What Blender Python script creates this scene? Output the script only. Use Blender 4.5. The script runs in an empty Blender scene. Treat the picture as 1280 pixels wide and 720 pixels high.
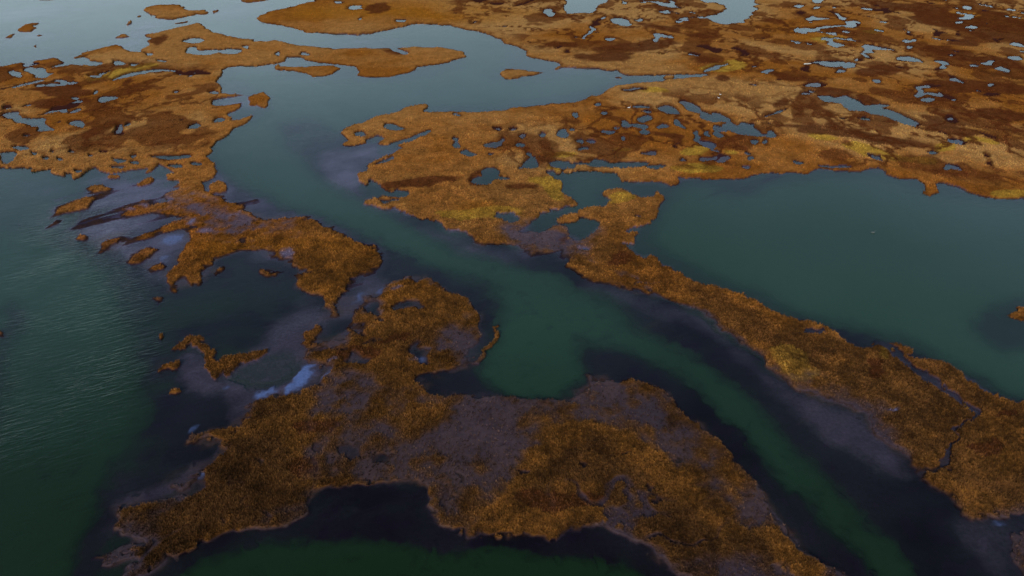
import bpy, math
import numpy as np
from mathutils import Vector
R = math.radians
rng = np.random.default_rng(7)
scene = bpy.context.scene
C = scene.collection

# ------------------------------------------------------------------ camera (drone, 80 m up)
H, TH, FP = 80.0, R(33.0), 853.33
ct, st = math.cos(TH), math.sin(TH)
cam_d = bpy.data.cameras.new('camera'); cam = bpy.data.objects.new('camera', cam_d); C.objects.link(cam)
cam.location = (0, 0, H); cam.rotation_euler = (R(90)-TH, 0, 0)
cam_d.sensor_width = 36; cam_d.lens = 24; cam_d.clip_end = 60000; cam_d.clip_start = 0.5
scene.camera = cam

def ground(px, py):
    """image pixel -> world metres on the plain z = 0"""
    a = (px-640)/FP; b = (360-py)/FP
    dy = ct + b*st; dz = -st + b*ct
    t = H/(-dz)
    return a*t, dy*t
def to_pixel(X, Y):
    """world metres -> pixel coordinates in the camera image"""
    d = Y*ct + H*st
    u = Y*st - H*ct
    return 640 + FP*X/d, 360 - FP*u/d

# ------------------------------------------------------------------ numpy noise
_perm = rng.permutation(4096).astype(np.int32)
_val = rng.random(4096).astype(np.float32)*2-1
def vnoise(x, y):
    xi = np.floor(x).astype(np.int64); yi = np.floor(y).astype(np.int64)
    fx = (x-xi).astype(np.float32); fy = (y-yi).astype(np.float32)
    fx = fx*fx*fx*(fx*(fx*6-15)+10); fy = fy*fy*fy*(fy*(fy*6-15)+10)
    def h(i, j): return _val[_perm[(_perm[i & 4095] + j) & 4095]]
    a = h(xi, yi); b = h(xi+1, yi); c = h(xi, yi+1); d = h(xi+1, yi+1)
    return (a*(1-fx)+b*fx)*(1-fy) + (c*(1-fx)+d*fx)*fy
def fbm(x, y, scale, octaves=4, seed=0, gain=0.5):
    c, s = math.cos(0.6), math.sin(0.6)
    u = (x*c - y*s)/scale + seed*17.3 + 1000; v = (x*s + y*c)/scale + seed*9.1 + 1000
    out = 0; amp = 1; tot = 0
    for k in range(octaves):
        out = out + amp*vnoise(u, v); tot += amp; amp *= gain
        u, v = (u*0.8 - v*0.6)*2.03 + 31.7, (u*0.6 + v*0.8)*2.03 + 11.3
    return out/tot*1.6
def sstep(a, b, x):
    t = np.clip((x-a)/(b-a), 0, 1); return t*t*(3-2*t)
def blur(a, s, sy=None):
    """three box passes, close to a gaussian"""
    sy = s if sy is None else sy
    for ax, sg in ((0, sy), (1, s)):
        r = int(round(math.sqrt(sg*sg*12/3+1)/2-0.5)); 
        if r < 1: r = 1
        for _ in range(3):
            p = np.pad(a, [(r+1, r) if k == ax else (0, 0) for k in range(2)], mode='edge')
            c = np.cumsum(p, axis=ax, dtype=np.float64)
            n = a.shape[ax]
            a = ((np.take(c, range(2*r+1, 2*r+1+n), axis=ax) - np.take(c, range(0, n), axis=ax))/(2*r+1)).astype(np.float32)
    return a

# ------------------------------------------------------------------ image-space raster (1 cell = 1 image pixel)
X0, X1, Y0, Y1 = -240, 1520, -150, 840
W, HH = X1-X0+1, Y1-Y0+1
def pts(s):
    out = []
    for t in s.split():
        a, b = t.split(','); out.append((float(a), float(b)))
    return out
def fill(arr, poly, val):
    if isinstance(poly, str): poly = pts(poly)
    p = np.array(poly); xs = p[:, 0]-X0; ys = p[:, 1]-Y0
    x2 = np.roll(xs, -1); y2 = np.roll(ys, -1)
    for r in range(max(0, int(ys.min())), min(HH-1, int(ys.max())+1)+1):
        yy = r + 0.001
        m = (ys <= yy) != (y2 <= yy)
        if not m.any(): continue
        c = np.sort(xs[m] + (yy-ys[m])/(y2[m]-ys[m])*(x2[m]-xs[m]))
        for k in range(0, len(c)-1, 2):
            a = max(0, int(math.ceil(c[k]))); b = min(W-1, int(math.floor(c[k+1])))
            if b >= a: arr[r, a:b+1] = val
def ell(cx, cy, rx, ry, rot=0, n=18):
    q = []
    ph = (cx*7+cy*3) % 6.28
    for k in range(n):
        t = 2*math.pi*k/n; w = 1+0.13*math.sin(2*t+ph)+0.09*math.sin(3*t+2*ph)
        x = rx*w*math.cos(t); y = ry*w*math.sin(t); a = R(rot)
        q.append((cx+x*math.cos(a)-y*math.sin(a), cy+x*math.sin(a)+y*math.cos(a)))
    return q
def line(s, w):
    """polyline band; w = half width"""
    p = pts(s) if isinstance(s, str) else s
    L = []; Rr = []
    n = len(p)
    for i in range(n):
        a = p[max(0, i-1)]; b = p[min(n-1, i+1)]
        dx, dy = b[0]-a[0], b[1]-a[1]; l = math.hypot(dx, dy) or 1
        ww = w*(0.55 if i in (0, n-1) else 1)
        L.append((p[i][0]-dy/l*ww, p[i][1]+dx/l*ww)); Rr.append((p[i][0]+dy/l*ww, p[i][1]-dx/l*ww))
    return L+Rr[::-1]

land = np.zeros((HH, W), np.float32); ids = np.zeros((HH, W), np.float32)
NAMES = {1: 'left', 2: 'main', 3: 'spit', 4: 'front', 5: 'middle', 6: 'islets'}
def LAND(i, poly):
    fill(land, poly, 1); fill(ids, poly, i)
# 1 left marsh with its long tongue
LAND(1, "-400,90 -100,84 0,84 15,81 40,77 62,73 75,74 95,69 98,66 120,61 137,58 148,60 155,64 165,66 180,66 186,60 184,53 190,50 178,44 175,43 200,40 222,35 240,30 250,32 262,38 280,43 300,46 320,49 345,51 370,58 400,61 430,62 460,62 490,61 525,59 550,60 578,65 583,70 580,74 560,79 540,82 520,84 505,92 490,97 465,98 447,94 453,90 440,85 430,82 410,80 395,77 375,72 365,71 355,76 335,80 320,82 300,83 280,86 272,98 278,106 275,116 300,118 312,122 300,135 290,147 285,152 300,150 312,146 316,143 312,152 298,158 290,163 283,170 268,178 265,185 258,195 265,205 270,212 266,222 255,228 243,231 228,232 222,228 210,226 208,220 218,218 212,210 205,205 195,212 178,221 184,213 170,213 158,216 145,218 135,220 128,216 120,209 112,212 100,222 90,226 86,221 92,216 80,218 72,224 58,218 60,212 50,213 35,215 40,209 30,207 15,206 0,207 -400,215")
LAND(1, "334,80 345,82 352,85 372,84 400,82 415,83 425,87 420,92 405,98 395,98 385,93 365,90 350,89 340,92 348,87")
LAND(1, "318,119 325,117 331,115 334,120 342,124 338,131 330,134 322,130 314,132 310,125")
# small islets at the far left
for e in ("181,9 195,5 212,4 222,5 225,10 232,14 255,12 262,17 255,19 240,18 225,22 208,25 195,24 185,18",
          "146,48 153,42 157,45 163,47 150,49", "24,38 35,30 48,29 45,34 38,39 28,40", "4,48 10,44 20,40 16,47"):
    LAND(6, e)
for e in ((165,29,3,2.2), (172,22,3,1.5), (55,0,10,2), (43,45,4,1.2), (46,58,4,1.2), (270,14,6,1.5,-20), (222,29,10,1.5,-8), (320,0,24,2,-5)):
    LAND(6, ell(*e))
# 2 main marsh
LAND(2, "322,24 328,18 345,11 370,8 385,3 396,0 420,-22 500,-40 560,-90 620,-155 1700,-155 1700,262 1400,262 1280,250 1255,251 1235,248 1215,243 1200,236 1180,231 1168,231 1175,240 1162,244 1150,240 1158,238 1155,231 1145,225 1125,225 1110,219 1108,213 1100,209 1088,210 1075,214 1045,212 1025,212 1015,217 1000,218 975,217 960,217 945,219 925,224 905,224 880,222 860,221 845,222 850,228 845,232 835,231 825,227 800,226 790,228 775,226 772,217 735,215 712,215 690,218 688,222 694,224 701,230 700,237 703,243 710,248 718,250 720,254 705,258 690,263 675,268 660,280 655,285 648,292 640,302 622,307 610,306 590,297 575,288 560,285 550,276 530,272 510,266 495,260 480,260 465,256 450,253 455,250 480,247 492,248 505,248 512,245 510,238 497,236 490,240 478,235 472,226 463,223 460,231 452,230 445,224 446,217 458,214 462,206 470,200 480,195 497,190 505,184 490,182 455,180 440,184 432,184 424,180 432,176 430,170 425,164 430,161 445,157 460,150 480,143 500,138 515,131 528,130 533,132 525,140 535,142 560,141 580,140 610,137 640,136 660,134 690,129 715,126 740,119 765,113 780,108 800,104 830,104 850,99 880,95 892,91 880,90 860,92 830,94 798,97 785,96 772,88 765,90 745,85 725,86 705,85 700,87 690,88 670,93 650,97 632,99 629,93 632,88 645,87 665,89 680,90 695,86 704,83 697,82 680,76 660,70 650,60 640,57 625,50 610,43 590,39 565,33 545,30 520,31 495,35 470,40 440,43 405,42 385,40 372,36 350,32 330,29")
# 3 right spit between the channel and the lagoon
LAND(3, "757,238 772,236 785,243 800,247 812,247 820,240 828,248 825,255 820,260 822,265 817,275 810,280 800,284 788,287 780,290 798,293 796,300 790,308 783,315 790,320 805,325 820,322 825,330 840,337 855,345 870,352 890,357 915,365 930,372 950,385 965,392 975,394 1000,400 1025,407 1040,415 1050,424 1070,435 1090,434 1096,431 1090,425 1100,424 1120,432 1140,440 1150,450 1160,457 1175,457 1195,467 1215,480 1235,492 1260,503 1280,507 1420,548 1700,600 1700,700 1500,690 1280,642 1262,640 1230,645 1205,647 1192,635 1190,625 1175,620 1155,605 1150,592 1142,580 1135,565 1120,558 1103,553 1098,540 1085,520 1060,508 1030,497 1000,488 990,482 975,468 960,457 955,450 940,438 925,425 905,410 890,400 880,390 865,383 848,378 830,372 800,366 780,362 760,358 740,352 720,342 705,333 712,326 713,318 703,312 706,305 722,300 740,293 748,287 750,280 740,275 722,270 725,263 735,259 750,263 755,258 765,250 752,243")
LAND(3, ell(712,272,14,5,-10)); LAND(3, ell(700,288,16,6,-5)); LAND(2, ell(745,262,8,3))
LAND(3, "1258,666 1290,655 1400,660 1400,740 1290,740 1265,700")
LAND(6, "1255,392 1270,388 1290,384 1400,378 1400,402 1285,400 1268,397")
LAND(6, "793,251 806,253 808,256 798,257 790,254")
# 4 front marsh
LAND(4, "478,365 485,358 493,350 505,346 520,352 535,352 560,362 585,375 598,388 603,400 600,420 592,440 590,452 578,457 565,460 545,465 530,468 524,478 530,490 560,497 640,500 700,500 735,490 745,478 760,480 790,478 825,485 850,510 880,540 905,565 925,585 945,600 955,620 962,640 975,660 990,680 1015,700 1050,722 1080,760 980,800 900,750 868,722 850,715 830,700 815,687 800,680 780,672 760,664 735,660 715,664 690,669 660,671 620,674 590,675 580,670 560,655 545,640 535,620 530,605 500,600 460,600 430,606 405,612 388,625 385,640 375,652 355,660 330,664 305,664 285,668 265,675 245,686 225,694 205,704 185,712 160,726 150,722 163,708 168,700 160,697 140,703 128,709 118,708 120,700 135,696 150,688 163,682 176,677 160,672 148,668 142,660 138,648 140,641 165,640 180,632 200,625 222,620 245,616 262,606 255,598 240,606 225,612 212,614 205,612 215,605 235,597 250,590 270,580 284,569 276,564 272,556 262,552 252,555 240,560 235,552 240,547 262,543 275,539 290,543 298,540 303,530 306,520 308,508 318,500 325,502 335,500 350,495 370,492 385,487 400,480 412,470 418,462 405,458 396,460 388,452 388,440 394,430 410,424 430,425 436,420 432,412 440,403 438,395 445,385 452,378 458,370 470,372")
LAND(4, line("626,406 622,420 616,432 609,444 598,453 585,458", 2.2))
LAND(4, ell(735,475,7,4,20)); LAND(4, line("735,478 752,487 770,498", 2))
# 5 middle-left islands and bars
LAND(5, "68,271 80,262 90,258 105,251 108,246 120,249 111,258 108,263 95,265 78,268")
LAND(5, "57,285 70,277 76,272 87,273 80,278 65,284")
LAND(5, "150,270 160,264 175,260 195,257 218,254 235,256 245,247 262,243 265,258 285,268 300,275 320,279 340,275 360,276 388,275 400,280 415,292 432,300 455,307 470,310 472,320 478,328 468,335 448,341 437,350 437,360 428,373 420,384 414,398 408,396 410,384 400,373 386,366 375,355 362,341 345,342 332,346 320,346 328,336 340,336 352,338 366,330 360,322 345,318 335,312 320,313 300,315 285,320 265,325 258,335 250,345 253,357 245,355 235,352 230,345 222,350 218,357 210,356 203,350 207,343 216,337 222,328 226,315 234,306 240,296 240,290 222,285 200,290 188,296 172,300 160,304 150,304 140,310 125,319 117,319 128,308 134,301 148,298 165,298 185,291 202,286 215,277 222,270 210,266 190,266 170,269")
LAND(5, "214,224 232,230 247,229 262,243 290,255 320,270 345,285 330,300 290,303 258,292 236,292 225,275 232,262 222,254 206,250 214,240 222,236")
LAND(2, "640,284 655,287 670,290 690,291 716,299 706,308 690,313 672,311 655,309 643,303")
LAND(5, "180,343 178,339 190,332 205,327 205,333 195,340 188,343")
LAND(5, "195,243 212,240 228,238 226,231 234,235 240,241 225,247 210,247")
LAND(5, "152,333 165,326 178,315 192,309 200,310 190,318 178,327 165,333")
LAND(5, "260,233 270,229 280,231 285,238 275,243 262,242")
LAND(5, "374,360 384,366 398,371 408,382 414,398 423,382 434,368 440,355 400,352")
LAND(5, "378,422 375,428 385,430 396,424 399,414 396,408 386,409")
LAND(5, "208,432 225,426 240,424 252,425 262,432 270,438 268,448 274,454 300,448 320,441 335,437 331,444 315,452 300,458 294,468 288,472 284,463 276,470 271,476 265,470 258,455 258,445 253,436 240,431 225,435 212,437")
LAND(5, "191,468 200,458 215,456 228,463 215,465 200,464")
for e in ((120,237,15,4.5), (107,297,7,4.2,-20), (180,230,12,3,-25), (141,224,7,2), (107,314,3,1.5), (203,421,4,3.2), (295,260,9,3,-15),
          (195,374,8,3,-25), (413,393,5,4,-40), (217,361,6,4), (28,279,5,2), (272,340,7,4,-20), (0,416,10,3.5), (222,491,10,3,-10)):
    LAND(6 if e[0] in (203,0,107,28) else 5, ell(*e))

# ponds and creeks let into the land: (cx, cy, rx, ry, rot)
PONDS = """97,76,14,4 117,80,13,3 147,79,6,3 162,82,7,1.5 47,91,13,5 33,87,6,3 14,93,10,3.5 117,96,6,1.6 135,125,11,4,-10 95,123,5,2 120,115,4,1.5 245,51,13,3.5 255,65,20,3.5 240,61,9,2 290,63,15,2.5 314,58,4,1.8
240,92,20,2.6 20,145,10,3 40,152,16,4,8 57,160,9,4 95,157,10,4 150,163,10,4,15 158,157,5,2 240,159,8,3.5 288,128,20,6,-10 270,152,8,3 298,144,12,4,-10 12,135,6,2 220,116,4,1 265,116,8,1.6 187,67,6,1.5 200,77,10,1.2 75,102,8,2 60,107,12,2.5
39,192,3,2 55,197,5,2.5 75,198,4,2 113,195,4,2 150,201,7,3 170,204,8,2.4 148,210,8,3 120,212,6,2 245,205,5,2.6 222,208,8,3 100,214,5,2 6,197,14,5 215,196,20,3 20,186,9,3 95,188,4,2 170,195,5,1.5,-30 130,190,4,1.3 66,188,5,1.5 35,168,5,1.5
441,9,11,2.4 421,2,6,1.5 449,23,3,1 500,27,7,1.6 490,159,9,5 512,173,26,3.5,-17 450,168,8,4 465,176,10,4 574,145,5,2 623,163,5,3.5 640,162,5,3 567,177,5,2 627,177,4,4 348,67,4,1.6 382,68,5,1.5 372,78,14,3 600,0,9,2 622,4,8,1.5 495,65,18,1.6,15
687,15,7,5 780,28,15,3.5,8 762,50,6,2 803,25,4,1.5 817,50,6,3,-40 930,66,4,3 833,137,14,4.5 803,134,10,3 806,149,9,4 780,156,6,4 801,158,8,3 805,165,6,2 825,157,8,2.5 847,155,9,4,30 867,172,5,3.5 865,134,14,5,28 903,147,15,3,20 930,163,22,6,18 917,158,8,4,25 887,167,4,2 903,170,8,3,25 704,168,9,6 763,167,7,2 655,171,5,2.6 679,170,3,4 717,143,5,3 753,142,4,2 743,129,7,2 795,114,17,1.6 776,173,3,2 727,178,5,3 718,163,4,2 697,60,3,2 710,65,4,1.6 840,5,6,3 777,3,3,3 941,106,5,1.6 770,161,4,2
1019,107,16,3 1007,117,8,3 1035,80,23,2.8 1060,82,9,2.6 1016,37,8,2.6 995,37,4,2.6 1063,30,11,4 1048,17,5,2,20 1050,23,6,2.5 1020,24,13,2.4 1005,17,5,2 1027,11,6,1.6 1085,64,6,2.2 1083,71,8,2.4,20 1075,76,6,2 1045,56,8,1.8 1133,74,11,3.5 1095,101,8,2 1139,42,3.5,3 1178,79,9,1.8 1172,86,8,2.8 1235,79,8,2.4 1256,88,8,3.6 1160,108,18,2 1148,117,4,7,30 1185,122,11,2.6,20 1160,126,10,2.6 968,143,12,1.6,-18 963,167,5,2.6 1270,74,8,2.4 1245,120,12,2 1268,56,10,1.8,10 1140,59,6,1.5 1176,43,6,1.8 1212,10,7,1.8 1218,35,8,1.8 1246,50,4,1.4 1187,148,9,5,30 1080,150,9,2.4 1048,89,9,2 1010,86,6,1.8 1085,10,7,1.5 1105,14,7,1.4 1140,52,5,1.5 1205,23,8,1.5 1003,8,8,1.5 1020,0,7,3 1235,170,14,2,15 1245,107,7,2 1198,28,7,1.2
663,206,10,8 702,206,18,5 747,205,12,5 780,207,28,4 820,210,10,3 686,217,5,4.5 652,183,6,3 808,190,10,3.4 882,199,10,3 904,201,6,3 895,190,7,1.6,15 938,197,5,3 583,193,9,4.5 617,182,15,2.8 612,195,3,1.6 568,184,6,3 603,228,13,6 612,219,13,8 628,224,11,2.6 503,243,10,4 482,200,13,1.8,-25 1100,197,5,2 1163,192,7,1.8 1178,208,5,2 1230,196,5,1.6 1230,205,4,2.4 1045,208,20,1.6 636,271,15,6,10 652,287,6,3 868,165,5,3 888,170,5,3 960,170,10,2 940,178,5,2 955,178,5,2 912,198,3,2 933,210,5,2 1000,202,6,2 730,186,8,2 660,195,5,2 850,200,4,2
525,443,15,8,8 510,382,23,6,-3 470,402,9,4,-20 452,413,10,3 447,450,13,6,10 465,385,13,10,-30 422,437,12,3,-5 400,434,8,4 385,466,18,7,-15 415,455,4,2 370,338,12,6 350,328,14,5 340,318,14,3 365,322,6,4,30 388,337,7,4 345,352,22,6 210,275,25,4,-10 240,283,6,1.5 300,300,6,2,-30 232,276,9,1.5,-25
790,309,9,3.5 728,312,11,2,12 797,270,4,1.5 735,277,4,1 650,212,4,1.5 1015,414,14,3.5 225,600,20,2 252,596,6,2,-20 175,675,10,3 170,622,6,2 650,592,8,4 728,585,6,3 812,609,6,4 823,630,5,5 845,575,5,3 570,602,4,6 440,560,14,9 480,570,10,6 560,625,5,9 712,577,3,2 780,565,5,3 395,560,6,5""".split()
for s in PONDS:
    v = [float(q) for q in s.split(',')]; v[2] = v[2]*1.0+0.2; v[3] = v[3]*1.0+0.35
    fill(land, ell(*v), 0)
for poly in ("707,-20 757,-20 757,0 752,8 745,14 735,17 715,18 708,12 706,4",
             "880,-25 946,-25 944,5 938,20 930,28 905,31 890,26 880,22 900,18 912,13 905,8 890,3 878,5 873,0",
             "1045,125 1060,121 1068,124 1075,130 1088,131 1096,128 1100,125 1110,130 1100,134 1118,138 1130,142 1150,155 1155,160 1145,162 1130,158 1110,148 1095,145 1080,141 1060,140 1052,135",
             "1020,122 1040,122 1052,128 1045,131 1025,128", "60,70 68,66 82,70 120,78 125,83 105,82 80,78"):
    fill(land, poly, 0)
for s, w in (("760,22 745,30 738,38 732,45 728,50", 2), ("140,101 160,94 180,90 205,89", 2.5), ("205,89 225,92 258,93", 2),
             ("1095,426 1110,433 1122,442 1135,452 1150,464 1168,477 1190,492 1208,504 1218,512 1220,518", 5), ("1220,517 1208,522 1196,529 1190,540 1189,555 1185,572 1178,585 1160,598 1150,604", 3),
             ("1180,590 1190,596 1192,612", 2), ("800,0 830,5 850,10 835,16 825,18", 1.6), ("880,88 895,84 905,78", 2),
             ("955,147 975,142 988,136", 1.3), ("850,128 872,138 890,147 905,152", 3), ("1140,120 1160,118 1185,123 1200,127", 1.6),
             ("1000,36 1040,34 1065,30", 1.4), ("705,206 740,206 770,206 805,208", 2), ("703,213 690,225 697,226", 2), ("1230,90 1280,100", 1),
             ("345,336 375,340 395,336", 2), ("430,433 470,423 490,417", 1), ("500,250 480,253 470,250", 2), ("640,8 655,2 668,-4", 1.5)):
    fill(land, line(s, w), 0)
for p in ("1100,124 1112,131 1090,128", "770,99 780,98 778,101 770,101"):
    LAND(2, p)
for e in ((837,98,8,2.4), (1070,152,6,1)):
    LAND(2, ell(*e))

# ---- depth of the bed (m) ----
deep = np.full((HH, W), 0.45, np.float32)
def DEEP(v, *ps):
    for p in ps: fill(deep, p, v)
DEEP(0.12, "300,480 420,340 600,350 620,470 900,470 1000,700 1000,800 200,760 150,640")
DEEP(0.05, "980,395 1100,425 1300,505 1300,700 1200,650 1000,490")
DEEP(0.9, "-400,-150 620,-150 560,-90 400,0 330,15 420,55 300,52 180,40 120,58 -400,85")
DEEP(0.75, "-400,205 0,208 90,226 110,260 90,290 60,300 -400,285")
DEEP(0.10, "90,290 100,262 125,225 300,240 400,282 470,330 440,400 400,440 340,440 240,430 190,380 165,350 110,320")
DEEP(0.17, "175,360 240,352 330,345 385,365 400,390 350,420 300,440 210,430 180,410")
DEEP(0.45, "190,372 240,375 290,368 300,385 260,402 215,410 190,425 175,400")
DEEP(0.08, "170,440 250,440 300,480 330,500 300,550 200,620 150,660 130,700 110,740 80,740 105,680 120,620 150,570 185,530 190,490")
DEEP(0.35, "190,478 205,473 220,480 212,490 195,490")
DEEP(0.3, "150,560 190,545 200,570 160,590")
DEEP(0.07, "365,160 410,150 470,180 480,195 455,215 450,235 520,262 560,290 640,310 705,305 720,340 860,385 960,460 1080,530 1150,610 1290,660 1290,740 1180,740 1200,700 1120,640 1050,580 960,500 870,430 800,395 700,350 620,330 500,275 420,235 380,205")
DEEP(0.07, "240,205 275,210 330,250 400,272 480,305 560,340 630,385 625,430 600,460 640,500 700,495 735,480 715,430 760,430 850,475 920,530 1000,620 1100,730 1010,740 960,640 900,560 820,480 700,505 520,500 520,455 590,450 600,400 580,370 480,360 420,290 330,270 260,245")
DEEP(0.06, "520,455 600,450 640,500 560,500 520,490"); DEEP(0.08, "380,600 540,595 600,680 560,690 470,678 330,678 300,668")
DEEP(0.07, "580,670 740,655 860,712 900,760 860,760 800,705 740,682 590,690")
DEEP(0.07, "760,640 860,700 900,740 840,740")
DEEP(1.5, "-400,290 0,288 60,302 105,330 140,365 150,400 160,430 172,470 176,510 150,560 125,600 105,650 85,700 70,760 -400,760")
DEEP(0.3, ell(0,470,16,75,8))
DEEP(0.3, ell(20,395,18,26))
CH = "420,50 480,42 560,36 600,46 630,64 640,78 625,88 600,96 640,102 700,98 755,96 765,103 700,120 640,130 560,136 500,132 450,150 415,162 385,180 372,198 388,225 430,245 470,265 500,285 545,308 590,325 640,338 690,345 730,358 760,385 785,412 838,430 875,452 920,490 970,545 1020,598 1070,645 1115,690 1150,730 1170,770 1135,770 1110,725 1068,682 1020,635 968,580 915,525 870,482 825,452 780,434 735,424 718,428 720,450 724,478 700,490 650,497 615,482 605,462 620,440 634,408 628,385 604,362 570,343 530,325 495,310 470,290 440,278 400,268 350,255 315,238 290,222 272,205 275,185 295,165 330,148 348,128 315,112 285,106 284,92 330,90 380,100 440,103 500,102 545,92 585,80 592,68 560,55 500,52 430,55"
DEEP(0.07, "740,350 840,385 960,465 1080,530 1150,605 1220,650 1320,680 1320,820 960,820 1000,740 960,640 900,560 830,490 750,440")
DEEP(1.3, CH)
BARS = [ell(470,52,38,3.2,2), ell(440,48,22,2,4), ell(570,133,34,2.6,-3), ell(712,90,20,3,4), ell(760,92,18,3), ell(612,66,6,5), ell(625,78,14,2,-10), ell(300,108,16,4), ell(290,125,14,5), ell(335,128,14,5,-20),
        "150,36 185,22 240,24 300,18 330,8 345,2 330,0 290,10 240,22 220,30 190,40 165,46", "120,60 150,50 175,44 180,56 160,62", "0,46 30,38 60,40 50,50 20,54 0,56", ell(60,45,50,2.5,-8), ell(30,15,50,4,-6), ell(90,12,60,2,-10), ell(420,222,12,5), ell(410,212,12,3), ell(500,60,20,2,6)]
DEEP(0.10, *BARS)
CREEK = [line("1095,426 1110,433 1122,442 1135,452 1150,464 1168,477 1190,492 1208,504 1218,512", 8), line("1220,517 1208,522 1196,529 1190,540 1189,555 1185,572 1178,585 1160,598 1150,604", 6)]
DEEP(0.03, *CREEK)
DEEP(0.28, "560,335 620,350 640,400 600,360"); DEEP(0.3, "690,345 760,365 790,395 740,380")
DEEP(0.25, "340,150 390,140 420,160 395,190 370,200 350,180")
DEEP(1.6, "850,238 950,236 1030,224 1100,222 1140,240 1280,262 1500,270 1500,380 1280,366 1235,375 1215,405 1240,440 1500,455 1500,600 1280,492 1225,470 1150,428 1100,408 1045,400 1000,385 960,362 890,338 845,318 820,300 832,270")
DEEP(0.3, ell(1252,408,34,26,10)); DEEP(0.3, ell(925,238,35,8)); DEEP(0.3, "730,228 790,230 840,245 820,250 760,234")
DEEP(1.0, "708,220 770,220 765,232 735,240 745,250 720,262 710,245 706,232")
DEEP(1.6, "215,735 250,712 290,697 350,686 430,682 500,684 570,693 640,694 720,698 790,715 830,745 830,860 100,860")
DEEP(0.35, ell(345,462,38,22,-20)); DEEP(0.14, ell(372,446,10,8)); DEEP(0.9, "707,-15 757,-15 750,12 715,16", "885,-20 946,-20 940,18 925,26 905,28 915,12 905,2")
DEEP(0.9, "1060,128 1100,134 1150,158 1110,146 1065,138")
DEEP(0.5, ell(663,206,9,7), ell(704,168,8,6))

silt = np.zeros((HH, W), np.float32)
def SILT(v, *ps):
    for p in ps: fill(silt, p, v)
SILT(0.55, "0,215 100,226 125,215 215,205 245,235 300,235 330,255 400,272 470,305 480,330 440,350 380,330 320,320 250,330 220,360 190,350 150,320 100,290 60,290 0,270")
SILT(0.9, "120,225 205,212 210,238 180,250 130,255", "200,290 245,288 225,310 200,330 170,325", "260,225 320,245 315,262 280,258")
SILT(0.65, "275,110 345,115 330,150 290,165 285,140")
SILT(0.6, "400,190 470,180 500,185 455,215 450,245 500,262 460,262 410,235")
SILT(0.35, "470,265 560,290 640,312 640,330 560,312 480,285")
SILT(0.7, "300,440 330,432 390,432 410,450 395,480 340,500 310,560 270,590 200,620 140,655 135,690 140,640 200,610 260,575 290,540 280,480 285,460", "230,440 260,440 262,470 285,490 250,490 225,465", "330,415 380,370 410,395 395,432 340,435", "420,350 490,345 480,370 440,400 415,400")
SILT(0.4, "560,365 600,385 605,420 592,450 560,455 570,400", "395,480 470,480 540,500 640,503 720,505 770,478 815,482 850,515 915,580 955,640 940,660 900,600 850,550 780,530 640,560 600,600 570,640 540,640 530,600 390,612 360,560", "715,350 790,368 870,392 905,415 960,460 1000,492 1100,540 1150,600 1130,605 1060,560 1000,520 950,480 890,420 800,382 730,365")
SILT(0.35, "1180,640 1290,650 1290,730 1250,730")
SILT(0.5, "250,205 280,205 330,250 420,280 480,310 480,330 420,305 330,275 260,235", "640,300 700,290 720,310 700,330 650,320", "710,320 740,350 790,366 760,368 715,345")
SILT(0.75, ell(820,500,14,5,-10), ell(438,633,9,3,-8)); SILT(0.8, "425,48 450,45 480,50 470,56 430,55")
SILT(0.85, *BARS); SILT(0.30, *CREEK)
blue = np.zeros((HH, W), np.float32)  # mask of pools where reflected blue sky is painted on
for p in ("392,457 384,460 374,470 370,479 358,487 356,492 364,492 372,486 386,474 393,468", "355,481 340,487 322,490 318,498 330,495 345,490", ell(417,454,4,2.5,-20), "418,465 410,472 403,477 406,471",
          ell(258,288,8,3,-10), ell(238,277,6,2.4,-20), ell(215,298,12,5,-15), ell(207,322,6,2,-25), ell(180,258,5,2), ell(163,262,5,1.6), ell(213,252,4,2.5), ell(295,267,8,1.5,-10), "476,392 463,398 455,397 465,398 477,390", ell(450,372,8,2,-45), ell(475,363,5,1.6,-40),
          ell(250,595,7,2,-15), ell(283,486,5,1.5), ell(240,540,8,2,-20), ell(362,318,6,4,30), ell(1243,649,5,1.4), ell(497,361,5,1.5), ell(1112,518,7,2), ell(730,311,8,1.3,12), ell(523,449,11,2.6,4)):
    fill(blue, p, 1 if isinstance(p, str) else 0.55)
# marks of the plant cover: yellow moss, orange sedge, dark rust hollows, thin growth
yel = np.zeros((HH, W), np.float32); rust = np.zeros((HH, W), np.float32); thin = np.zeros((HH, W), np.float32); oran = np.zeros((HH, W), np.float32)
for p in (ell(905,83,22,7), ell(700,195,26,4), ell(775,188,14,2.6), ell(868,189,24,5,-12), "658,226 690,222 702,240 700,254 690,246 680,234 665,230", ell(768,250,22,6,-8), ell(870,212,34,5), "1060,178 1090,186 1120,194 1160,200 1165,206 1120,203 1080,196 1058,186", ell(1180,187,18,5), ell(1222,178,20,4,6), ell(1032,175,24,3,5), ell(1092,40,14,3), ell(1037,50,22,3), ell(110,101,7,2), ell(128,161,11,4), ell(820,115,20,3), ell(1106,446,12,7,40), ell(985,452,26,14,25), ell(1207,508,8,4), ell(600,268,60,6,-2), ell(500,40,5,2), ell(1000,470,14,10), ell(1270,246,30,4), ell(690,212,6,5), ell(914,192,8,2), ell(350,38,5,1), ell(150,92,40,6,-10)):
    fill(yel, p, 1)
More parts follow.
